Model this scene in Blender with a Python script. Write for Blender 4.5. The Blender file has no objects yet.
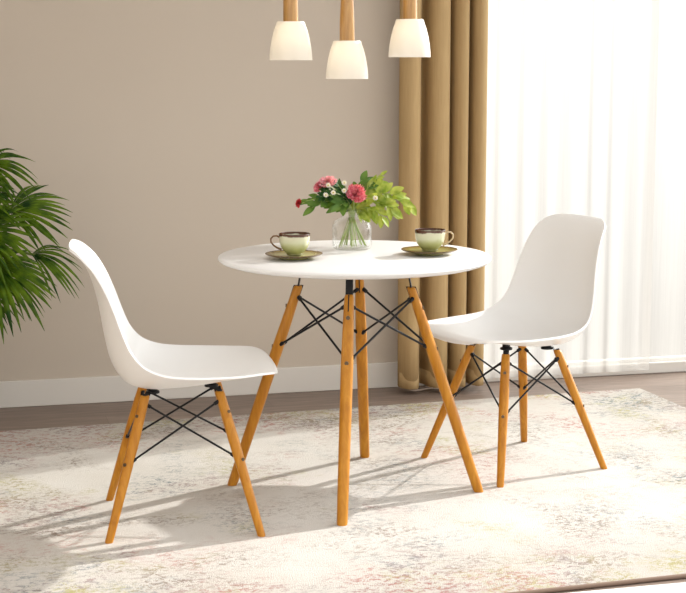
import bpy, bmesh, math, random
from mathutils import Vector, Matrix
R = math.radians
rnd = random.Random(7)
SC = bpy.context.scene
COL = SC.collection

# ---------------------------------------------------------------- camera, world, sun, exposure
cam_d = bpy.data.cameras.new('camera'); cam = bpy.data.objects.new('camera', cam_d); COL.objects.link(cam)
cam.location = (-1.1325, -4.3212, 1.2695)
cam.rotation_euler = (R(90) - 0.1505, 0, -R(14.25))
cam_d.sensor_fit = 'HORIZONTAL'; cam_d.sensor_width = 36; cam_d.lens = 1535.8 / 686 * 36
SC.camera = cam
SC.view_settings.view_transform = 'Standard'; SC.view_settings.look = 'None'
SC.view_settings.exposure = 0.0; SC.view_settings.gamma = 1; SC.view_settings.use_curve_mapping = False
w = bpy.data.worlds.new('world'); SC.world = w; w.use_nodes = True
bg = w.node_tree.nodes['Background']; _t = w.node_tree; _g = _t.nodes.new('ShaderNodeTexCoord'); _x = _t.nodes.new('ShaderNodeSeparateXYZ'); _r = _t.nodes.new('ShaderNodeMapRange'); _c = _t.nodes.new('ShaderNodeValToRGB')
_t.links.new(_g.outputs['Generated'], _x.inputs[0]); _t.links.new(_x.outputs[2], _r.inputs[0]); _r.inputs[1].default_value = -.22; _r.inputs[2].default_value = .03
_t.links.new(_r.outputs[0], _c.inputs[0]); _t.links.new(_c.outputs[0], bg.inputs[0])
_c.color_ramp.elements[0].color = (.30, .265, .24, 1); _c.color_ramp.elements[1].color = (1.0, .995, .985, 1)   # hazy ground below the horizon, bright overcast sky above
_d = _t.nodes.new('ShaderNodeVectorMath'); _d.operation = 'DOT_PRODUCT'; _t.links.new(_g.outputs['Generated'], _d.inputs[0]); _d.inputs[1].default_value = (math.cos(R(22)) * math.cos(R(20)), math.cos(R(22)) * math.sin(R(20)), math.sin(R(22)))
_m = [_t.nodes.new('ShaderNodeMath') for _ in range(3)]
for _n, _op, _v in zip(_m, ('MAXIMUM', 'POWER', 'MULTIPLY_ADD'), (0, 8, 4.5)): _n.operation = _op; _n.inputs[1].default_value = _v
_m[2].inputs[2].default_value = 1.46
_t.links.new(_d.outputs['Value'], _m[0].inputs[0]); _t.links.new(_m[0].outputs[0], _m[1].inputs[0]); _t.links.new(_m[1].outputs[0], _m[2].inputs[0]); _t.links.new(_m[2].outputs[0], bg.inputs[1])   # the sky glows round the sun
sd = bpy.data.lights.new('sun', 'SUN'); sd.energy = 5.3; sd.angle = R(0.7); sd.color = (1, 0.98, 0.95)
sun = bpy.data.objects.new('sun', sd); COL.objects.link(sun); sun.location = (4, 2, 4)
SE, SA = R(27), R(200)
sun.rotation_euler = Vector((math.cos(SE) * math.cos(SA), math.cos(SE) * math.sin(SA), -math.sin(SE))).to_track_quat('-Z', 'Y').to_euler()

# ---------------------------------------------------------------- materials
def mat(name, col=(.8, .8, .8), rough=.5, metal=0, spec=.5):
    m = bpy.data.materials.new(name); m.use_nodes = True
    b = m.node_tree.nodes['Principled BSDF']
    b.inputs['Base Color'].default_value = (*col, 1); b.inputs['Roughness'].default_value = rough
    b.inputs['Metallic'].default_value = metal; b.inputs['Specular IOR Level'].default_value = spec
    return m
class N:
    def __init__(s, m): s.t = m.node_tree; s.b = s.t.nodes.get('Principled BSDF')
    def new(s, typ, **kw):
        n = s.t.nodes.new(typ)
        for k, v in kw.items(): setattr(n, k, v)
        return n
    def link(s, a, b): s.t.links.new(a, b)
    def coords(s, scale=(1, 1, 1), out='Object', rot=(0, 0, 0)):
        tc = s.new('ShaderNodeTexCoord'); mp = s.new('ShaderNodeMapping')
        mp.inputs['Scale'].default_value = scale; mp.inputs['Rotation'].default_value = rot
        s.link(tc.outputs[out], mp.inputs[0]); return mp.outputs[0]
    def noise(s, vec, scale, detail=3, rough=.5, dist=0):
        n = s.new('ShaderNodeTexNoise'); n.inputs['Scale'].default_value = scale; n.inputs['Detail'].default_value = detail
        n.inputs['Roughness'].default_value = rough; n.inputs['Distortion'].default_value = dist
        s.link(vec, n.inputs['Vector']); return n.outputs[0]
    def ramp(s, fac, stops):
        r = s.new('ShaderNodeValToRGB'); e = r.color_ramp.elements
        while len(e) < len(stops): e.new(.5)
        for i, (p, c) in enumerate(stops):
            e[i].position = p; e[i].color = (*c, 1) if len(c) == 3 else c
        s.link(fac, r.inputs[0]); return r.outputs[0]
    def mix(s, fac, a, b, blend='MIX'):
        n = s.new('ShaderNodeMix', data_type='RGBA', blend_type=blend)
        for v, i in ((fac, 0), (a, 6), (b, 7)):
            if hasattr(v, 'links'): s.link(v, n.inputs[i])
            elif i == 0: n.inputs[0].default_value = v
            else: n.inputs[i].default_value = (*v, 1)
        return n.outputs[2]
    def math(s, op, a, b=0.0):
        n = s.new('ShaderNodeMath', operation=op)
        for i, v in enumerate((a, b)):
            if hasattr(v, 'links'): s.link(v, n.inputs[i])
            else: n.inputs[i].default_value = v
        return n.outputs[0]
    def bump(s, h, strength=.3, dist=.01):
        n = s.new('ShaderNodeBump'); n.inputs['Strength'].default_value = strength; n.inputs['Distance'].default_value = dist
        s.link(h, n.inputs['Height']); s.link(n.outputs[0], s.b.inputs['Normal'])
    def base(s, c): s.link(c, s.b.inputs['Base Color'])

M = {}
m = M['wall'] = mat('wall_paint', (.46, .40, .335), .8, spec=.2); n = N(m)
c = n.coords(); n.base(n.mix(n.noise(c, 1.2, 2), (.545, .475, .395), (.575, .505, .425)))
n.bump(n.noise(c, 260, 2), .08, .002)
M['trim'] = mat('trim_paint', (.70, .665, .61), .45)
M['ceiling'] = mat('ceiling_paint', (.8, .78, .75), .9)
m = M['floor'] = mat('floor_wood', (.2, .16, .13), .46, spec=.3); n = N(m)
c = n.coords()
br = n.new('ShaderNodeTexBrick'); n.link(c, br.inputs['Vector'])
for k, v in (('Scale', 1), ('Mortar Size', .0015), ('Mortar Smooth', .1), ('Bias', 0), ('Brick Width', 1.25), ('Row Height', .17)): br.inputs[k].default_value = v
br.inputs['Color1'].default_value = (.16, .16, .16, 1); br.inputs['Color2'].default_value = (.8, .8, .8, 1); br.inputs['Mortar'].default_value = (.0, .0, .0, 1)
g = n.noise(n.coords((1.5, 26, 1)), 3, 5, .6, .6)
v = n.math('ADD', n.math('MULTIPLY', g, .8), n.math('MULTIPLY', br.outputs[0], .22))
n.base(n.ramp(v, [(.2, (.11, .08, .062)), (.5, (.215, .16, .128)), (.8, (.31, .24, .195))]))
n.bump(g, .06, .003)
m = M['sunlit_floor'] = mat('sunlit_floor_white', (.82, .81, .79), .35)  # white colour stands in for wooden floor overexposed by the sun
m = M['rug'] = mat('rug_pile', (.6, .56, .5), .95, spec=.1); n = N(m)
c = n.coords()
big = n.noise(c, 1.3, 3, .55); mid = n.noise(n.coords((1, 1, 1), rot=(0, 0, .5)), 3.1, 4, .6, .5)
fine = n.noise(n.coords((1, 1.6, 1)), 62, 3, .75); spk = n.noise(c, 190, 2, .7)
base = n.ramp(big, [(.3, (.54, .505, .455)), (.5, (.595, .57, .53)), (.75, (.54, .50, .445))])
sp = n.new('ShaderNodeSeparateXYZ'); n.link(c, sp.inputs[0])   # rug pattern denser and tan at the rim, painting in sunlight falling off
edge = n.math('MAXIMUM', n.math('DIVIDE', n.math('ABSOLUTE', n.math('ADD', sp.outputs[0], 1.5)), 1.5), n.math('DIVIDE', n.math('ABSOLUTE', n.math('ADD', sp.outputs[1], 1.0175)), 1.0175))
edge = n.math('ADD', edge, n.math('MULTIPLY', n.math('SUBTRACT', n.noise(c, 2.4, 3), .5), .5))
rim = n.ramp(edge, [(.52, (0, 0, 0)), (.95, (1, 1, 1))])
base = n.mix(n.math('MULTIPLY', rim, .75), base, (.44, .405, .36))
fine = n.noise(n.coords((1, 1.5, 1)), 42, 6, .82, .3); spk = n.noise(n.coords((1, 1.3, 1), rot=(0, 0, .3)), 60, 5, .82, .3); n0 = n.noise(c, 340, 2, .8)
def patch(base, field, lo, hi, col, amt, speck, slo, shi):
    a = n.ramp(field, [(lo, (0, 0, 0)), (hi, (1, 1, 1))]); b = n.ramp(speck, [(slo, (0, 0, 0)), (shi, (1, 1, 1))])
    return n.mix(n.math('MULTIPLY', n.math('MULTIPLY', a, b), amt), base, col)
offs = lambda k, s: n.math('ADD', n.noise(n.coords((1, 1, 1), rot=(0, 0, k)), s, 4, .6, .4), n.math('MULTIPLY', rim, .10))
base = patch(base, offs(1.1, 2.6), .50, .70, (.15, .185, .20), .95, fine, .505, .56)
base = patch(base, offs(2.3, 2.2), .53, .70, (.38, .16, .135), .85, fine, .51, .57)
base = patch(base, offs(3.7, 2.9), .57, .70, (.34, .31, .10), .8, spk, .48, .55)
base = patch(base, mid, .48, .68, (.20, .15, .115), .85, spk, .50, .56)
base = n.mix(n.ramp(n0, [(.35, (.10,) * 3), (.6, (0, 0, 0))]), base, (.25, .2, .16))
n.base(base); n.bump(n.math('ADD', n.noise(c, 420, 2), n.math('MULTIPLY', fine, .6)), .55, .004)
M['binding'] = mat('rug_binding', (.22, .15, .11), .9)
m = M['wood'] = mat('leg_wood', (.55, .25, .06), .36, spec=.32); n = N(m)
g = n.noise(n.coords((14, 14, 1.3)), 3.2, 4, .6, .8)
n.base(n.ramp(g, [(.25, (.34, .122, .006)), (.5, (.45, .180, .011)), (.75, (.55, .245, .024))]))
M['white'] = mat('white_plastic', (.86, .855, .84), .32)
M['lacquer'] = mat('white_lacquer', (.72, .71, .695), .3)
M['black'] = mat('black_metal', (.012, .012, .013), .4, .6)
M['rubber'] = mat('black_rubber', (.015, .015, .015), .8)
M['steel'] = mat('bolt_steel', (.16, .12, .08), .4, 1)
m = M['drape'] = mat('drape_fabric', (.42, .29, .16), .9, spec=.15); n = N(m)
c = n.coords((1, 1, .08)); n.base(n.mix(n.noise(c, 120, 2), (.42, .285, .135), (.52, .37, .19)))
n.bump(n.noise(n.coords(), 500, 2), .15, .002)
M['hem'] = mat('hem_stitch', (.30, .2, .11), .95)
def sheer(name, tr):
    m = bpy.data.materials.new(name); m.use_nodes = True; t = m.node_tree; t.nodes.clear(); q = N(m)
    o = q.new('ShaderNodeOutputMaterial'); a = q.new('ShaderNodeBsdfTransparent'); b = q.new('ShaderNodeBsdfTranslucent'); d = q.new('ShaderNodeBsdfDiffuse')
    a.inputs[0].default_value = (1, .99, .98, 1); b.inputs[0].default_value = (.76, .74, .715, 1); d.inputs[0].default_value = (.70, .675, .65, 1)
    x = q.new('ShaderNodeMixShader'); x.inputs[0].default_value = .35; q.link(b.outputs[0], x.inputs[1]); q.link(d.outputs[0], x.inputs[2])
    y = q.new('ShaderNodeMixShader')
    wv = q.noise(q.coords((1, 1, .02)), 160, 2); f = q.ramp(wv, [(.3, (1 - tr - .025,) * 3), (.7, (1 - tr + .025,) * 3)])
    q.link(f, y.inputs[0]); q.link(a.outputs[0], y.inputs[1]); q.link(x.outputs[0], y.inputs[2]); q.link(y.outputs[0], o.inputs[0]); return m
M['sheer'] = sheer('sheer_voile', .33)
M['sheer_thin'] = sheer('thin_voile', .45)
def thin_glass(name, tint, rough=.02, base_f=.04, edge=.5, gr=.55):
    m = bpy.data.materials.new(name); m.use_nodes = True; t = m.node_tree; t.nodes.clear(); q = N(m)
    o = q.new('ShaderNodeOutputMaterial'); a = q.new('ShaderNodeBsdfTransparent'); g = q.new('ShaderNodeBsdfGlossy')
    a.inputs[0].default_value = (*tint, 1); g.inputs['Roughness'].default_value = rough
    lw = q.new('ShaderNodeLayerWeight'); lw.inputs[0].default_value = edge
    f = q.math('ADD', q.math('MULTIPLY', q.math('POWER', lw.outputs['Facing'], 3.0), gr), base_f)
    y = q.new('ShaderNodeMixShader'); q.link(f, y.inputs[0]); q.link(a.outputs[0], y.inputs[1]); q.link(g.outputs[0], y.inputs[2]); q.link(y.outputs[0], o.inputs[0]); return m
M['pane'] = thin_glass('window_glass', (.99, 1, .99), base_f=.02, gr=.06)
M['glass'] = thin_glass('vase_glass', (.985, .99, .985), base_f=.035)
m = M['shade'] = mat('opal_glass', (.56, .52, .455), .3); m.node_tree.nodes['Principled BSDF'].inputs['Emission Color'].default_value = (1, .86, .66, 1)
m.node_tree.nodes['Principled BSDF'].inputs['Emission Strength'].default_value = .10
b_ = m.node_tree.nodes['Principled BSDF']; b_.inputs['Subsurface Weight'].default_value = .55; b_.inputs['Subsurface Radius'].default_value = (1, .97, .93); b_.inputs['Subsurface Scale'].default_value = .03
m = M['bulb'] = mat('bulb_glow', (.9, .9, .85), .5); m.node_tree.nodes['Principled BSDF'].inputs['Emission Color'].default_value = (1, .85, .6, 1)
m.node_tree.nodes['Principled BSDF'].inputs['Emission Strength'].default_value = 4
m = M['lamp_wood'] = mat('lamp_wood', (.55, .3, .1), .34, spec=.9); n = N(m)
g = n.noise(n.coords((22, 22, 2.2)), 3.5, 4, .6, 1.2)
n.base(n.ramp(g, [(.3, (.30, .135, .02)), (.5, (.42, .21, .045)), (.75, (.52, .29, .08))]))
def cup_mat(name, dark):
    m = mat(name, (.5, .5, .3), .18); n = N(m)
    tc = n.new('ShaderNodeTexCoord'); s = n.new('ShaderNodeSeparateXYZ'); n.link(tc.outputs['Object'], s.inputs[0])
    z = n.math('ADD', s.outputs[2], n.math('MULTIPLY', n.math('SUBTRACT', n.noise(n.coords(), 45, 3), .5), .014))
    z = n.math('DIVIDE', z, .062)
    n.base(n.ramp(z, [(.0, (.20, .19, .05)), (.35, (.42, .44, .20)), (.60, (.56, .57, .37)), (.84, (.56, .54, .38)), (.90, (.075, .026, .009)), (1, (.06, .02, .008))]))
    return m
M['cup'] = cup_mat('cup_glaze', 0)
m = M['saucer'] = mat('saucer_glaze', (.25, .2, .08), .22); n = N(m)
tc = n.new('ShaderNodeTexCoord'); ln = n.new('ShaderNodeVectorMath', operation='LENGTH'); n.link(tc.outputs['Object'], ln.inputs[0])
rr = n.math('ADD', n.math('DIVIDE', ln.outputs['Value'], .083), n.math('MULTIPLY', n.math('SUBTRACT', n.noise(n.coords(), 50, 3), .5), .12))
n.base(n.ramp(rr, [(.2, (.36, .36, .15)), (.7, (.30, .27, .09)), (.92, (.19, .13, .03)), (1, (.09, .045, .012))]))
M['handle'] = mat('handle_glaze', (.16, .08, .03), .2)
M['handle_pale'] = mat('pale_handle_glaze', (.5, .38, .22), .2)
M['coffee'] = mat('coffee', (.03, .012, .005), .1)
def leafmat(name, c0, c1, rough=.4, scale=12, trans=.25):
    m = mat(name, c0, rough); m.node_tree.nodes['Principled BSDF'].inputs['Specular IOR Level'].default_value = .18; n = N(m); col = n.mix(n.ramp(n.noise(n.coords(), scale, 2), [(.32, (0, 0, 0)), (.68, (1, 1, 1))]), c0, c1); n.base(col)
    o = [x for x in m.node_tree.nodes if x.type == 'OUTPUT_MATERIAL'][0]
    t = n.new('ShaderNodeBsdfTranslucent'); n.link(n.mix(1.0, col, (1.0, 1.0, .45), 'MULTIPLY'), t.inputs[0])
    x = n.new('ShaderNodeMixShader'); x.inputs[0].default_value = trans
    n.link(n.b.outputs[0], x.inputs[1]); n.link(t.outputs[0], x.inputs[2]); n.link(x.outputs[0], o.inputs[0]); return m
M['palm'] = leafmat('palm_leaf', (.010, .045, .002), (.11, .19, .006), .45, 22, .25)
M['petiole'] = mat('palm_petiole', (.12, .16, .03), .5)
M['trunk'] = mat('palm_fibre', (.13, .085, .05), .95)
M['pot'] = mat('pot_ceramic', (.75, .73, .7), .4); M['soil'] = mat('potting_soil', (.03, .02, .014), 1)
M['lime'] = leafmat('lime_leaf', (.20, .29, .03), (.48, .52, .12), .45, 45, .4)
M['green'] = leafmat('green_leaf', (.07, .15, .025), (.13, .22, .04), .45, 30, .25)
M['dark'] = leafmat('dark_leaf', (.025, .08, .02), (.05, .12, .03), .5, 30, .2)
M['stem'] = mat('flower_stem', (.30, .38, .10), .5)
m = M['pink'] = leafmat('pink_petal', (.74, .07, .17), (.95, .50, .55), .6, 230, .25)
m = M['palepink'] = leafmat('pale_pink_petal', (.80, .20, .34), (.95, .70, .72), .6, 230, .25)
M['red'] = leafmat('red_petal', (.55, .03, .05), (.65, .08, .08), .6, 60, .2)
M['petal'] = leafmat('white_petal', (.80, .76, .70), (.84, .78, .74), .6, 60, .25)
M['yellow'] = mat('daisy_eye', (.6, .45, .08), .8)
M['terrace'] = mat('terrace_stone', (.34, .31, .28), .8)

# ---------------------------------------------------------------- mesh helpers
class MB:
    def __init__(s): s.v, s.f = [], []
    def add(s, vs, fs):
        k = len(s.v); s.v += [tuple(x) for x in vs]; s.f += [tuple(i + k for i in f) for f in fs]; return s
    def box(s, a, b):
        (x0, y0, z0), (x1, y1, z1) = a, b
        return s.add([(x0, y0, z0), (x1, y0, z0), (x1, y1, z0), (x0, y1, z0), (x0, y0, z1), (x1, y0, z1), (x1, y1, z1), (x0, y1, z1)],
                     [(3, 2, 1, 0), (4, 5, 6, 7), (0, 1, 5, 4), (1, 2, 6, 5), (2, 3, 7, 6), (3, 0, 4, 7)])
    def lathe(s, prof, n=48, c=(0, 0, 0), cap0=False, cap1=False):
        vs, fs = [], []
        for r, z in prof:
            for i in range(n):
                t = 2 * math.pi * i / n; vs.append((c[0] + r * math.cos(t), c[1] + r * math.sin(t), c[2] + z))
        for j in range(len(prof) - 1):
            for i in range(n):
                k = (i + 1) % n; fs.append((j * n + i, j * n + k, (j + 1) * n + k, (j + 1) * n + i))
        if cap0: fs.append(tuple(range(n))[::-1])
        if cap1: fs.append(tuple((len(prof) - 1) * n + i for i in range(n)))
        return s.add(vs, fs)
    def tube(s, pts, rad, n=10, horiz=False, cap=True):
        pts = [Vector(p) for p in pts]; L = len(pts)
        if not hasattr(rad, '__len__'): rad = [rad] * L
        vs, fs = [], []; ref = None
        for i, p in enumerate(pts):
            d = (pts[min(i + 1, L - 1)] - pts[max(i - 1, 0)]).normalized()
            if horiz: a, b = Vector((1, 0, 0)), Vector((0, 1, 0))
            else:
                if ref is None: ref = Vector((0, 0, 1)) if abs(d.z) < .9 else Vector((1, 0, 0))
                a = (ref - d * ref.dot(d)).normalized(); b = d.cross(a); ref = a
            for k in range(n):
                t = 2 * math.pi * k / n; vs.append(p + rad[i] * (a * math.cos(t) + b * math.sin(t)))
        for j in range(L - 1):
            for k in range(n):
                q = (k + 1) % n; fs.append((j * n + k, j * n + q, (j + 1) * n + q, (j + 1) * n + k))
        if cap: fs += [tuple(range(n))[::-1], tuple((L - 1) * n + k for k in range(n))]
        return s.add(vs, fs)
    def grid(s, rows, close=False):
        m = len(rows[0]); vs = [p for r in rows for p in r]; fs = []
        for j in range(len(rows) - 1):
            for i in range(m - (0 if close else 1)):
                k = (i + 1) % m; fs.append((j * m + i, j * m + k, (j + 1) * m + k, (j + 1) * m + i))
        return s.add(vs, fs)
    def build(s, name, material, parent=None, smooth=True, sharp=38, fix=True):
        me = bpy.data.meshes.new(name); me.from_pydata(s.v, [], s.f)
        if fix:
            bm = bmesh.new(); bm.from_mesh(me); bmesh.ops.recalc_face_normals(bm, faces=bm.faces); bm.to_mesh(me); bm.free()
        me.materials.append(M[material] if isinstance(material, str) else material)
        if smooth:
            me.polygons.foreach_set('use_smooth', [True] * len(me.polygons)); me.set_sharp_from_angle(angle=R(sharp))
        me.update()
        o = bpy.data.objects.new(name, me); COL.objects.link(o)
        if parent: o.parent = parent
        return o
def tag(o, label, cat, group=None):
    o['label'] = label; o['category'] = cat
    if group: o['group'] = group
    return o
def empty(name, loc, rz, label, cat, group=None):
    o = bpy.data.objects.new(name, None); COL.objects.link(o); o.location = loc; o.rotation_euler = (0, 0, rz); o.empty_display_size = .1
    return tag(o, label, cat, group)
def struct(o): o['kind'] = 'structure'; return o
def copy_tree(o, parent=None):
    c = o.copy(); COL.objects.link(c)
    if parent: c.parent = parent
    for ch in list(o.children): copy_tree(ch, c)
    return c
def bevel(o, wd, seg=2):
    b = o.modifiers.new('bevel', 'BEVEL'); b.width = wd; b.segments = seg; b.limit_method = 'ANGLE'; b.angle_limit = R(40); return o
def cr(P, n):   # catmull-rom through P (tuples), n samples
    P = [Vector(p) for p in P]; out = []; L = len(P) - 1
    for i in range(n):
        t = i / (n - 1) * L; k = min(int(t), L - 1); u = t - k
        p0 = P[k - 1] if k > 0 else P[0] * 2 - P[1]; p1, p2 = P[k], P[k + 1]; p3 = P[k + 2] if k + 2 <= L else P[L] * 2 - P[L - 1]
        out.append(.5 * ((2 * p1) + (p2 - p0) * u + (2 * p0 - 5 * p1 + 4 * p2 - p3) * u * u + (3 * p1 - p0 - 3 * p2 + p3) * u ** 3))
    return out

# ---------------------------------------------------------------- setting
WY = 1.429
struct(MB().box((-3.2, -5.2, -.1), (3.4, WY + .16, 0)).build('floor', 'floor', smooth=False))
wb = MB(); wb.box((-3.2, WY, 0), (.78, WY + .16, 2.75)); wb.box((.78, WY, 2.62), (3.4, WY + .16, 2.75)); wb.box((.78, WY, 0), (3.4, WY + .05, .038))
struct(wb.build('wall_back', 'wall', smooth=False))
struct(MB().box((-2.32, -2.6, 0), (-2.2, WY, 2.75)).build('wall_left_unseen', 'wall', smooth=False))  # unseen wall, added to cut ambient light on the chair backs
struct(MB().box((-3.2, -.6, 2.75), (1.0, WY + .16, 2.83)).build('ceiling', 'ceiling', smooth=False))
o = struct(MB().box((-3.2, WY - .014, 0), (.78, WY, .10)).build('baseboard_back', 'trim', smooth=False)); bevel(o, .003)
o = struct(MB().box((.78, WY - .014, 0), (3.4, WY + .05, .045)).build('trim_1', 'trim', smooth=False)); bevel(o, .004)
fr = MB()
for a, b in (((.78, .045), (.83, 2.62)), ((.83, 2.57), (3.388, 2.62)), ((.83, .045), (3.388, .058))):
    fr.box((a[0], WY + .012, a[1]), (b[0], WY + .05, b[1]))
win = struct(fr.build('window_1', 'trim', smooth=False))
MB().box((.83, WY + .028, .058), (3.388, WY + .034, 2.57)).build('window_pane', 'pane', win, smooth=False)

o = struct(MB().box((.05, -2.4, .0005), (3.3, -1.0, .004)).build('sunlit_floor_patch', 'sunlit_floor', smooth=False))  # thin slab added to paint the sun's glare on the front floor
# ---------------------------------------------------------------- rug
ra = R(2.6); rug = empty('area_rug', (1.45, 1.115, 0), ra, 'large cream distressed area rug with faded grey and rose pattern under the table and chairs', 'rug')
rl, rw = 3.0, 2.035
rows = []
nx, ny = 60, 40
pile = MB().box((-rl, -rw, .001), (0, 0, .011)).build('pile', 'rug', rug, smooth=False); bevel(pile, .004, 3)
bd = MB(); z = .006
loop = [(-rl, -rw, z), (0, -rw, z), (0, 0, z), (-rl, 0, z)]
for i in range(4):
    if i in (0,): bd.tube([loop[i], loop[(i + 1) % 4]], .006, 10)
bd.build('binding', 'binding', rug)

# ---------------------------------------------------------------- eiffel base
def leg_mb(top, foot, r0, r1, r2):
    top, foot = Vector(top), Vector(foot); pts = []; rr = []
    prof = [(0, r0 * .93), (.012, r0), (.35, r0 + (r1 - r0) * .55), (.68, r1), (.88, r2 + (r1 - r2) * .5), (.985, r2), (.996, r2 * .9), (1, r2 * .7)]
    for t, r in prof: pts.append(foot.lerp(top, t)); rr.append(r)
    return MB().tube(pts, rr, 20, horiz=True)
def base_frame(root, legs, r0, r1, r2, t_hi, t_hi2, t_lo, bracket, rod, bolt_r):
    """legs: list of (top, foot) in order round the base"""
    out = []
    for i, (top, foot) in enumerate(legs):
        top, foot = Vector(top), Vector(foot)
        l = leg_mb(top, foot, r0, r1, r2).build('leg', 'wood', root); out.append(l)
        rad = Vector((foot.x - top.x, foot.y - top.y, 0)).normalized(); tan = Vector((-rad.y, rad.x, 0))
        # bolts through the leg, outer face
        for t in (t_hi2 + .0, t_lo):
            p = foot.lerp(top, t); rr_ = r1 * (.97 if t < .8 else .92)
            MB().tube([p + rad * (rr_ - .003), p + rad * (rr_ + .0015)], bolt_r, 12).build('bolt', 'steel', l)
        bracket(root, top, foot, rad, tan)
    k = len(legs)
    for i in range(k):
        A, B = legs[i], legs[(i + 1) % k]
        for (P, Q, off) in ((A, B, rod * 1.1), (B, A, -rod * 1.1)):
            pt, pf, qt, qf = (Vector(x) for x in (*P, *Q))
            hi = pf.lerp(pt, t_hi); lo = qf.lerp(qt, t_lo)
            d = (lo - hi).normalized(); inward = -Vector((hi.x + lo.x, hi.y + lo.y, 0)).normalized() * off
            inn = lambda p: -Vector((p.x, p.y, 0)).normalized()
            a = hi + d * (r1 * .80) + inward; b = lo - d * (r1 * .80) + inward
            mb = MB().tube([a, b], rod, 8); mb.tube([a - d * .004, a + d * .012], [rod * 1.9, rod * 1.7], 10); mb.tube([b - d * .013, b + d * .004], [rod * 1.7, rod * 2.1], 10)
            mb.build('brace_rod', 'black', root)

# ---------------------------------------------------------------- table
TH = .714
table = empty('dining_table', (0, 0, .011), 0, 'round white dining table on four splayed wooden legs with black metal bracing', 'table')
TZ = TH - .011
prof = [(0, -.022), (.30, -.022), (.375, -.019), (.392, -.0135), (.3985, -.008), (.4, -.005), (.3985, -.0018), (.396, 0), (0, 0)]
MB().lathe([(r, TZ + z_) for r, z_ in prof], 128).build('tabletop', 'lacquer', table, sharp=50)
legs = []
for k in range(4):
    t = R(160.1 + 90 * k); legs.append(((.166 * math.cos(t), .166 * math.sin(t), .612), (.371 * math.cos(t), .371 * math.sin(t), 0)))
def tb_bracket(root, top, foot, rad, tan):
    ax = (top - foot).normalized(); mb = MB(); hw = .0105
    pts = [top - ax * .05, top - ax * .0, Vector((top.x, top.y, 0)) - rad * .012 + Vector((0, 0, TZ - .027)), Vector((top.x, top.y, 0)) - rad * .06 + Vector((0, 0, TZ - .0235))]
    nrm = [rad, rad, rad, Vector((0, 0, 1))]
    rows = []
    for p, n_ in zip(pts, nrm):
        h = .0022; rows.append([p - tan * hw - n_ * h, p + tan * hw - n_ * h, p + tan * hw + n_ * h, p - tan * hw + n_ * h])
    mb.grid(rows, True); mb.f += [(3, 2, 1, 0), tuple(len(mb.v) - 4 + i for i in range(4))]
    # leg slot filled by the plate
    p0, p1 = top - ax * .048 + rad * .0, top + ax * .001
    mb.grid([[p + tan * hw * 0 + a_ * .0016 * tan + rad * b_ * .0146 for a_, b_ in ((-1, -1), (1, -1), (1, 1), (-1, 1))] for p in (p0, p1)], True)
    mb.build('mounting_bracket', 'black', root, sharp=30)
base_frame(table, legs, .0155, .0178, .0135, .955, .90, .70, tb_bracket, .0034, .006)
hub = MB()
for t in (160.1, 70.1):
    c_, s_ = math.cos(R(t)), math.sin(R(t)); a = Vector((c_, s_, 0)); b = Vector((-s_, c_, 0))
    hub.grid([[a * x + b * y + Vector((0, 0, z_)) for y, z_ in ((-.012, TZ - .0255), (.012, TZ - .0255), (.012, TZ - .0215), (-.012, TZ - .0215))] for x in (-.155, .155)], True)
hub.build('support_cross', 'black', table)

# ---------------------------------------------------------------- chairs
def shell(lean=0., tw=0.):
    spine = [(.264, .418), (.257, .431), (.225, .434), (.15, .416), (.05, .396), (-.03, .386), (-.10, .386), (-.152, .406), (-.186, .458), (-.203, .53), (-.216, .61), (-.231, .675), (-.251, .727), (-.274, .760), (-.286, .771), (-.294, .776)]
    edge = [(.256, .423), (.246, .436), (.214, .443), (.15, .442), (.07, .443), (0, .446), (-.055, .454), (-.102, .475), (-.134, .512), (-.155, .56), (-.176, .62), (-.199, .675), (-.226, .722), (-.254, .752), (-.272, .766), (-.288, .774)]
    wid = [.098, .156, .198, .225, .238, .240, .237, .229, .217, .209, .200, .192, .183, .170, .150, .120]
    spine = [(a + lean * max(0, (b - .45) / .32), b) for a, b in spine]; edge = [(a + lean * max(0, (b - .45) / .32), b) for a, b in edge]
    wid = [x_ - tw * max(0, (e_[1] - .5) / .27) for x_, e_ in zip(wid, edge)]
    n_u, n_v = 76, 29
    S = cr([(a, b, 0) for a, b in spine], n_u); E = cr([(a, b, 0) for a, b in edge], n_u); Wd = cr([(x, 0, 0) for x in wid], n_u)
    rows = []
    for i in range(n_u):
        row = []
        for j in range(n_v):
            v_ = -1 + 2 * j / (n_v - 1); g_ = abs(v_) ** 2.3
            p = S[i].lerp(E[i], g_); row.append((p.x, Wd[i].x * v_, p.y))
        rows.append(row)
    return MB().grid(rows)
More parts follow.
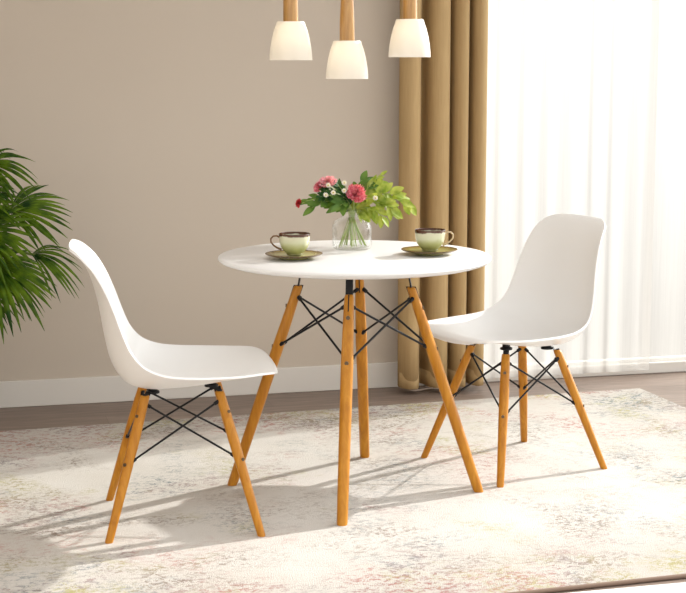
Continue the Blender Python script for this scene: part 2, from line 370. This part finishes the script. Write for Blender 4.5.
def make_chair(label, loc, ang):
    root = empty('dining_chair', loc, ang, label, 'chair', None)
    sh = shell().build('seat_shell', 'white', root, sharp=180)
    so = sh.modifiers.new('thickness', 'SOLIDIFY'); so.thickness = .006; so.offset = 0
    bv = sh.modifiers.new('round', 'BEVEL'); bv.width = .0025; bv.segments = 3; bv.limit_method = 'ANGLE'; bv.angle_limit = R(55)
    legs = []
    for sx, sy in ((1, 1), (-1, 1), (-1, -1), (1, -1)):
        legs.append(((.1 * sx + .002, .088 * sy, .372 + (.006 if sx > 0 else 0)), (.2035 * sx, .2035 * sy, 0)))
    def br(root, top, foot, rad, tan):
        sx = 1 if top.x > 0 else -1; mb = MB(); ax = (top - foot).normalized()
        zt = .392 if sx > 0 else .3785
        pad = Vector((top.x - .020 * sx * (1 if sx > 0 else 1), top.y * .72, zt))
        mb.tube([top - ax * .03, top + ax * .002], .0085, 10)
        rows = []
        for p in (top - ax * .012 - rad * .006, top - rad * .012 + Vector((0, 0, .006)), pad + Vector((0, 0, -.004))):
            rows.append([p - tan * .009 - Vector((0, 0, .0018)), p + tan * .009 - Vector((0, 0, .0018)), p + tan * .009 + Vector((0, 0, .0018)), p - tan * .009 + Vector((0, 0, .0018))])
        mb.grid(rows, True)
        mb.lathe([(0, -.006), (.019, -.006), (.019, -.001), (.012, .003), (.012, .010), (0, .010)], 20, pad)
        mb.build('mounting_bracket', 'black', root)
    base_frame(root, legs, .0112, .0152, .0128, .945, .86, .53, br, .003, .0048)
    return root
chairs = [((-.543, -.171, .011), R(-5.9), 'white moulded shell chair left of the table, turned side-on, beside the palm'),
          ((.564, .16, .011), R(197), 'white moulded shell chair right of the table, in front of the sheer curtains')]
ch0 = make_chair(chairs[0][2], chairs[0][0], chairs[0][1])
for loc, ang, lab in chairs[1:]:
    c2 = copy_tree(ch0); c2.location = loc; c2.rotation_euler = (0, 0, ang); c2['label'] = lab
    s2 = shell(.03, .018).build('seat_shell', 'white', None, sharp=180); old = [x for x in c2.children if x.name.startswith('seat_shell')][0]; old.data = s2.data; bpy.data.objects.remove(s2)
for o in [x for x in COL.objects if x.name.split('.')[0] == 'dining_chair']: o['group'] = 'white shell chairs at the table'

# ---------------------------------------------------------------- pendant lamps
def pendant(label, x, y, zb, first=None):
    root = empty('pendant_lamp', (x, y, zb), 0, label, 'lamp', 'pendant lamps over the table')
    pr = [(.0595, 0), (.0610, .0), (.0607, .012), (.0585, .035), (.054, .060), (.048, .083), (.0425, .098), (.0405, .1055), (.0385, .108), (.0, .108)]
    inner = [(.0, .104), (.037, .104), (.0395, .095), (.045, .080), (.051, .058), (.0555, .034), (.0577, .012), (.0590, 0)]
    MB().lathe(pr + inner + [(.0595, 0)], 48).build('lamp_shade', 'shade', root)
    MB().lathe([(0, .105), (.0215, .105), (.0215, .112), (.021, .16), (.0175, .24), (.0145, .30), (.013, .33), (.010, .335), (0, .335)], 28).build('neck', 'lamp_wood', root)
    MB().lathe([(0, .104), (.012, .104), (.013, .085), (.02, .065), (.022, .052), (.016, .036), (0, .03)], 20).build('bulb', 'bulb', root)
    top = 2.75 - zb
    MB().tube([(0, 0, .334), (0, 0, top - .02)], .003, 8).build('cord', 'black', root)
    MB().lathe([(0, top - .025), (.045, top - .025), (.05, top - .02), (.05, top), (0, top)], 32).build('ceiling_canopy', 'lamp_wood', root)
pendant('pendant lamp with white bell shade and wooden neck, leftmost of the three over the table', -.188, 0, 1.279)
pendant('pendant lamp with white bell shade and wooden neck, hanging lowest, between the other two', -.023, 0, 1.226)
pendant('pendant lamp with white bell shade and wooden neck, in front of the brown curtain', .164, 0, 1.288)

# ---------------------------------------------------------------- cups and saucers
def cup(x, y, rz, lab, hm):
    root = empty('coffee_cup', (x, y, TH + .0125), rz, lab, 'cup', 'coffee cups on the table')
    out = [(0, 0), (.022, 0), (.024, .002), (.0235, .004), (.031, .011), (.0385, .022), (.0425, .034), (.0440, .046), (.0452, .060), (.0446, .0615)]
    inn = [(.0432, .060), (.0420, .046), (.0405, .034), (.036, .022), (.028, .012), (0, .009)]
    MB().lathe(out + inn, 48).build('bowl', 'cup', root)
    MB().tube([(x_, 0, z_) for x_, z_ in [(.0425, .050), (.051, .0545), (.061, .0535), (.068, .046), (.0675, .036), (.060, .027), (.050, .020), (.037, .0145)]], [.0030, .0025, .0024, .0024, .0024, .0024, .0026, .0032], 10).build('handle', hm, root)
    MB().lathe([(0, .046), (.0417, .046)], 32).build('coffee', 'coffee', root)
def saucer(x, y, lab):
    pr = [(0, 0), (.040, 0), (.042, .0005), (.044, .004), (.060, .007), (.078, .0125), (.083, .0155), (.0825, .0168), (.077, .0150), (.060, .0105), (.044, .0085), (.030, .0085), (.029, .0105), (0, .0105)]
    pr = [(0, 0), (.040, 0), (.042, .001), (.044, .004), (.060, .0065), (.078, .0115), (.083, .0145), (.0825, .0158), (.077, .0142), (.060, .0108), (.044, .0095), (.032, .0092), (0, .0092)]
    o = MB().lathe(pr, 64).build('saucer', 'saucer', None); o.location = (x, y, TH + .001); tag(o, lab, 'saucer', 'saucers on the table')
cam2 = Vector((-1.1325, -4.3212))
saucer(-.19, -.036, 'olive glazed saucer under the cup at the left, nearer the side-on chair')
saucer(.218, -.035, 'olive glazed saucer under the cup at the right of the vase')
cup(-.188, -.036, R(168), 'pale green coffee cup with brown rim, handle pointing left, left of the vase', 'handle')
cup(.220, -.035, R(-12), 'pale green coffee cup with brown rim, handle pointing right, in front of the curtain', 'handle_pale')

# ---------------------------------------------------------------- vase and flowers
VX, VY, VZ = .031, .150, TH + .0005
vase = empty('glass_vase', (VX, VY, VZ), 0, 'clear glass jar vase holding the flowers at the centre of the white table', 'vase')
vs_ = 1.08
outp = [(0, 0), (.046, 0), (.053, .004), (.0555, .012), (.0560, .05), (.0555, .070), (.052, .082), (.043, .091), (.033, .096), (.0285, .101), (.0275, .112), (.029, .119), (.0315, .121)]
innp = [(.0295, .1215), (.0265, .117), (.0255, .110), (.0265, .100), (.031, .0935), (.041, .0885), (.0495, .080), (.053, .069), (.0535, .05), (.053, .012), (.048, .0075), (0, .0075)]
MB().lathe([(r_ * vs_, z_) for r_, z_ in outp + innp], 56).build('jar', 'glass', vase)
def leaf_pts(mb, base, d, nrm, L, W, curl=.15, n=6):
    d = Vector(d).normalized(); s = d.cross(Vector(nrm)).normalized(); u = s.cross(d).normalized(); base = Vector(base); rows = []
    for i in range(n + 1):
        t = i / n; wv = W * (math.sin(math.pi * min(1, t * .93 + .04)) ** .8) * (1 - .25 * t); p = base + d * (L * t) - u * (curl * L * t * t)
        rows.append([p - s * wv + u * wv * .18, p - s * wv * .5 + u * wv * .03, p, p + s * wv * .5 + u * wv * .03, p + s * wv + u * wv * .18])
    mb.grid(rows)
def stem_curve(head, spread=.02, n=10):
    """from inside the jar through the neck to the head, world coordinates relative to the vase base"""
    h = Vector(head); dx = Vector((h.x, h.y, 0)); dn = dx.normalized() if dx.length > .001 else Vector((1, 0, 0))
    ba = rnd.uniform(0, 2 * math.pi); b = -dn * .018 + Vector((math.cos(ba), math.sin(ba), 0)) * .026; b.z = .009
    nk = dn * rnd.uniform(.002, .012) + Vector((rnd.uniform(-.006, .006), rnd.uniform(-.006, .006), .115))
    mid = nk.lerp(h, .5) + Vector((0, 0, .012 + .15 * max(0, dx.length - .05)))
    return cr([b, b.lerp(nk, .5), nk, mid, h], n * 2)
def flower_root(name, lab, cat, grp=None): return empty(name, (VX, VY, VZ), 0, lab, cat, grp)
def carnation(head, r, material, lab, axis=(0, -.4, 1), squash=.75):
    root = flower_root('carnation', lab, 'flower', 'pink carnations in the vase'); P = stem_curve(Vector(head) - Vector(axis).normalized() * r * .5)
    MB().tube(P, .0017, 7).build('stem', 'stem', root)
    q = Vector(axis).to_track_quat('Z', 'Y'); hd = MB(); h = Vector(head)
    for ring, (cnt, el, rr, sz) in enumerate([(13, 4, 1, .56), (13, 24, .97, .52), (12, 44, .9, .46), (9, 62, .8, .40), (6, 78, .7, .34)]):
        for k in range(cnt):
            a = 2 * math.pi * (k + .5 * (ring % 2)) / cnt + rnd.uniform(-.15, .15); e = R(el + rnd.uniform(-8, 8))
            d = Vector((math.cos(a) * math.cos(e), math.sin(a) * math.cos(e), math.sin(e))); L = r * rr * rnd.uniform(.88, 1.08)
            s = Vector((-math.sin(a), math.cos(a), 0)); u = d.cross(s); rows = []
            for i in range(4):
                t = i / 3; row = []
                for j in range(7):
                    v_ = -1 + j / 3; wv = L * sz * (.12 + .88 * t) * .62
                    jag = (.17 * L * (1 if j % 2 else -1)) if i == 3 else 0
                    row.append(h + q @ (d * (L * t + jag) + s * v_ * wv + u * (.16 * L * t * (1 if j % 2 else -1)) + Vector((0, 0, -.25 * L * (1 - squash)))))
                rows.append(row)
            hd.grid(rows)
    hd.build('flower_head', material, root, sharp=80, fix=False)
    cx = MB(); ax = Vector(axis).normalized(); cx.tube([h - ax * r * .62, h - ax * r * .4, h - ax * r * .05], [.002, r * .24, r * .30], 10); cx.build('calyx', 'green', root)
def rel(x, y, z): return (x - VX, y - VY, z + .011 - VZ)
carnation(rel(.034, .115, .874), .029, 'pink', 'full pink carnation at the front centre of the bouquet', (.1, -.75, .6))
carnation(rel(-.044, .150, .903), .026, 'palepink', 'pale pink carnation at the upper left of the bouquet', (-.25, -.25, 1))
carnation(rel(-.066, .160, .893), .019, 'pink', 'smaller rosy carnation just under the pale pink one', (-.7, -.3, .7))
carnation(rel(-.132, .150, .846), .0125, 'red', 'small dark red carnation bud sticking out far left of the bouquet', (-1, -.1, .25))
def daisy(head, lab):
    root = flower_root('white_daisy', lab, 'flower', 'small white daisies in the bouquet'); h = Vector(head); MB().tube(stem_curve(h), .0011, 6).build('stem', 'stem', root)
    ax = Vector((rnd.uniform(-.3, .1), -.9, .45)).normalized(); q = ax.to_track_quat('Z', 'Y'); pt = MB()
    for ring in range(2):
        for k in range(10):
            a = 2 * math.pi * (k + ring * .5) / 10; d = q @ Vector((math.cos(a), math.sin(a), .25 + .55 * ring))
            leaf_pts(pt, h, d, ax, .0092 - .0015 * ring, .0026, -.1, 3)
    pt.build('petals', 'petal', root, fix=False)
    e = MB(); e.lathe([(0, -.001), (.0028, 0), (.0026, .0018), (.0012, .003), (0, .0033)], 10); ee = e.build('eye', 'yellow', root); ee.location = h; ee.rotation_euler = q.to_euler()
for p, lab in (((-.062, .105, .872), 'small white daisy lowest at the left, below the pink carnations'), ((-.040, .100, .879), 'small white daisy in the dark foliage, middle of the cluster'),
          ((-.004, .110, .883), 'small white daisy right beside the big pink carnation'), ((-.052, .115, .900), 'small white daisy just below the pale pink carnation'),
          ((.000, .125, .905), 'small white daisy at the top of the cluster behind the big carnation'), ((.090, .10, .860), 'small white daisy among the lime leaves on the right')):
    daisy(rel(*p), lab)
def branch(tip, leaves, L, W, material, lab, name='leafy_branch', grp='leafy branches in the bouquet', start=.55, droop=.2, spread=.8, down=0.):
    root = flower_root(name, lab, 'foliage', grp); P = stem_curve(tip, n=14); MB().tube(P, .0011, 6).build('stem', 'stem', root); nP = len(P)
    for k in range(leaves):
        t = start + (1 - start) * k / max(1, leaves - 1); i = min(nP - 2, int(t * (nP - 1))); d = (P[i + 1] - P[i - 1]).normalized()
        side = Vector((rnd.uniform(-.5, .5), rnd.uniform(-1, .6), rnd.uniform(-.3, .6))) ; s = d.cross(side).normalized() * (1 if k % 2 else -1)
        dd = d + s * spread * (0 if k == leaves - 1 else 1) + Vector((0, 0, -down * rnd.random())); mb = MB()
        leaf_pts(mb, P[i], dd, Vector((rnd.uniform(-.4, .4), -.8, .7)), L * rnd.uniform(.8, 1.15), W * rnd.uniform(.85, 1.1), droop)
        mb.build('leaf', material, root, sharp=80, fix=False)
branch(rel(.222, .15, .830), 13, .050, .0145, 'lime', 'lime green branch arching furthest to the right of the bouquet', down=.7)
branch(rel(.150, .11, .828), 14, .050, .0145, 'lime', 'lime green branch drooping towards the right-hand cup', down=1.7)
branch(rel(.165, .13, .868), 12, .046, .0155, 'lime', 'lime green branch between the drooping one and the upright tip', down=.5)
branch(rel(.120, .16, .895), 10, .040, .013, 'lime', 'lime green branch with the upright tip right of the big carnation', spread=.9)
branch(rel(.118, .10, .800), 9, .046, .013, 'lime', 'lime green branch hanging lowest, close above the white tabletop', down=1.2)
branch(rel(.066, .165, .910), 7, .044, .0115, 'green', 'dark upright leafy branch behind the big carnation', spread=.6, start=.72)
branch(rel(.090, .155, .898), 6, .038, .011, 'green', 'upright leafy branch between the carnation and the lime leaves', spread=.5, start=.72)
branch(rel(.126, .155, .928), 3, .030, .006, 'lime', 'thin tall pale sprig rising highest at the right of the bouquet', spread=.35, start=.85)
branch(rel(-.112, .15, .852), 11, .038, .012, 'green', 'green leafy branch reaching left towards the red bud')
branch(rel(-.100, .12, .835), 10, .040, .013, 'green', 'green leafy branch low on the left side of the bouquet', down=.4)
branch(rel(-.020, .095, .842), 9, .048, .0140, 'green', 'broad leafy branch low at the front of the bouquet', start=.7, down=.3)
for p, lab in (((-.060, .14, .885), 'dark fine-leaved sprig on the left under the pale carnation'), ((-.035, .12, .872), 'dark fine-leaved sprig in the middle of the daisies'),
          ((-.015, .14, .900), 'dark fine-leaved sprig topping the daisy cluster'), ((-.005, .12, .865), 'dark fine-leaved sprig beside the big carnation'), ((-.075, .12, .868), 'dark fine-leaved sprig nearest the red bud')):
    branch(rel(*p), 30, .024, .0055, 'dark', lab, 'foliage_sprig', 'dark foliage sprigs in the bouquet', .62, .1, 1.0)

# ---------------------------------------------------------------- curtains
def path(kn, n): return cr(kn, n)
def cloth(pts, z0, z1, nz=10, flare=0., seed=0):
    r = random.Random(seed); rows = []; cx = sum(p.x for p in pts) / len(pts); cy = sum(p.y for p in pts) / len(pts)
    for k in range(nz + 1):
        t = k / nz; z_ = z0 + (z1 - z0) * t; f = 1 + flare * (1 - t)
        rows.append([(cx + (p.x - cx) * (1 + .02 * flare * (1 - t)), cy + (p.y - cy) * f, z_) for p in pts])
    return rows
cur = empty('curtain', (.692, 1.31, 0), 0, 'tan floor-length curtain hanging in deep folds beside the window', 'curtain')
prof = [(-.165, .03), (-.172, -.015), (-.150, -.055), (-.118, -.060), (-.098, -.03), (-.090, .035), (-.078, .045), (-.066, .03), (-.055, -.035), (-.030, -.062), (.000, -.060), (.016, -.03), (.020, .04), (.029, .045), (.038, -.02), (.056, -.055), (.080, -.058), (.092, -.02), (.097, .04), (.106, .04), (.114, -.03), (.135, -.060), (.160, -.045), (.172, .01), (.168, .04)]
pts = cr([(x, y, 0) for x, y in prof], 150)
body = MB().grid(cloth(pts, .025, 2.60, 12, .10)).build('cloth', 'drape', cur, sharp=180); so = body.modifiers.new('thickness', 'SOLIDIFY'); so.thickness = .003
hp = [p + Vector((0, -.0025, 0)) for p in pts]
hem = MB().grid(cloth(hp, .026, .085, 2, .10)).build('hem', 'drape', cur, sharp=180); so = hem.modifiers.new('thickness', 'SOLIDIFY'); so.thickness = .002
def wave(x0, x1, y, amp, pitch, seed):
    r = random.Random(seed); out = []; x = x0; k = 0
    while x < x1:
        out.append((x, y + (amp if k % 2 else -amp) * r.uniform(.5, 1.1), 0)); x += pitch * r.uniform(.6, 1.4); k += 1
    return cr(out, len(out) * 7)
p1 = wave(.82, 1.645, WY - .036, .0034, .05, 3)
s1 = MB().grid(cloth(p1, .02, 2.60, 10, .25)).build('sheer_curtain', 'sheer', None, sharp=180); tag(s1, 'white translucent floor-length sheer curtain with fine folds behind the right-hand chair', 'curtain')
p2 = wave(1.59, 1.88, WY - .0225, .0035, .07, 5)
s2 = MB().grid(cloth(p2, .05, 2.60, 10, .1)).build('sheer_curtain', 'sheer_thin', None, sharp=180); tag(s2, 'thin smoother sheer curtain at the right edge, ending above the white sill', 'curtain')
rail = MB().tube([(.45, 1.36, 2.63), (3.3, 1.36, 2.63)], .012, 12)
for x in (.5, 1.9, 3.25): rail.box((x - .01, 1.355, 2.62), (x + .01, WY, 2.645))
tag(rail.build('curtain_rail', 'black'), 'black curtain rail on the back wall carrying the curtains', 'curtain rail')

# ---------------------------------------------------------------- palm
PX, PY = -1.27, .93
palm = empty('potted_palm', (PX, PY, .0112), 0, 'green fan palm in a pot at the left edge against the beige wall', 'plant')
MB().lathe([(0, 0), (.10, 0), (.105, .005), (.135, .24), (.14, .25), (.132, .25), (.128, .235), (0, .235)], 40).build('pot', 'pot', palm)
MB().lathe([(.126, .236), (.08, .242), (0, .245)], 30).build('soil', 'soil', palm)
MB().tube([(0, 0, .23), (.01, 0, .45), (0, .01, .66), (.0, 0, .80)], [.03, .026, .022, .015], 12).build('trunk', 'trunk', palm)
def fan(hub, d, nrm, L, nseg=20, spread=105, droop=.35, att=None):
    hub, d = Vector(hub), Vector(d).normalized(); s = d.cross(Vector(nrm)).normalized(); u = s.cross(d).normalized(); mb = MB()
    step = 2 * R(spread) / nseg
    for k in range(nseg):
        a = -R(spread) + (k + .5) * step + rnd.uniform(-.02, .02); Ls = L * (1 - .22 * (abs(a) / R(spread)) ** 2) * rnd.uniform(.9, 1.06)
        dd = d * math.cos(a) + s * math.sin(a); ss = -d * math.sin(a) + s * math.cos(a); dr = droop * rnd.uniform(.75, 1.35); tw = rnd.uniform(-.12, .12); rows = []
        for i in range(10):
            t = .03 + .97 * i / 9; r_ = Ls * t
            wv = math.tan(step / 2) * 1.04 * min(t, .60) * Ls * (1 if t < .5 else .80 if t < .70 else .80 * max(.03, (1 - t) / .30) ** .75)
            p = hub + dd * r_ + ss * (tw * Ls * max(0, t - .5) ** 1.5) + u * (.06 * L * math.sin(math.pi * t)) - Vector((0, 0, 1)) * (dr * Ls * t ** 2.4)
            f_ = .30 * wv if t < .8 else .2 * wv
            rows.append([p - ss * wv - u * f_, p + u * f_, p + ss * wv - u * f_])
        mb.grid(rows)
    fr_ = mb.build('frond', 'palm', palm, sharp=25, fix=False)
    a0 = Vector(att) if att else Vector((0, 0, min(.78, hub.z * .8 + .1))); mid = a0.lerp(hub, .5) + Vector((0, 0, .05))
    MB().tube(cr([a0, mid, hub, hub + d * .02], 10), [.006] * 4 + [.0045] * 6, 8).build('petiole', 'petiole', fr_)
def W2(x, y, z_): return (x - PX, y - PY, z_)
# hub (room coordinates), pointing direction, face normal, size, spread, droop
for hub_, d, nr, L, sp, dr in [
    ((-.955, .86, .778), (.95, -.15, .12), (-.1, -.75, .65), .215, 62, .22),
    ((-1.03, .92, .925), (.90, -.1, .25), (.0, -.6, .8), .185, 75, .40),
    ((-1.07, .80, .850), (.75, -.5, .30), (.1, -.8, .6), .17, 85, .35),
    ((-1.045, .80, .715), (.85, -.35, -.08), (-.1, -.85, .5), .195, 85, .22),
    ((-.890, .84, .632), (.90, -.25, -.05), (.1, -.6, .8), .185, 55, .42),
    ((-1.01, .78, .600), (.60, -.45, -.22), (.0, -.85, .55), .215, 75, .35),
    ((-1.06, .82, .510), (.45, -.5, -.15), (.0, -.8, .6), .16, 80, .45),
    ((-.995, .95, .555), (.80, .1, -.1), (.0, -.7, .7), .170, 70, .40),
    ((-1.08, .98, .86), (.8, .3, .2), (.0, -.6, .8), .18, 80, .40),
    ((-1.12, .78, .66), (.4, -.75, .1), (.0, -.7, .7), .20, 95, .5),
    ((-1.06, .88, .78), (.7, -.5, .2), (.1, -.8, .55), .19, 90, .35),
    ((-1.08, .90, .69), (.6, -.5, .1), (.0, -.85, .5), .20, 95, .35),
    ((-1.09, .92, .60), (.6, -.4, -.1), (.1, -.85, .5), .20, 95, .35),
    ((-1.10, .86, .95), (.6, -.5, .4), (.0, -.8, .6), .17, 90, .45),
    ((-1.42, .85, .80), (-.8, -.3, .3), (.0, -.5, .8), .22, 95, .5),
    ((-1.45, .95, .62), (-.9, .1, .1), (.0, -.5, .8), .22, 95, .6),
    ((-1.30, .78, .95), (-.1, -.7, .6), (.0, -.6, .8), .20, 95, .5),
    ((-1.28, 1.05, .98), (.1, .4, .8), (.0, -.9, .3), .20, 95, .45)]:
    fan(W2(*hub_), d, nr, L, 15 if sp < 80 else 18, sp, dr)
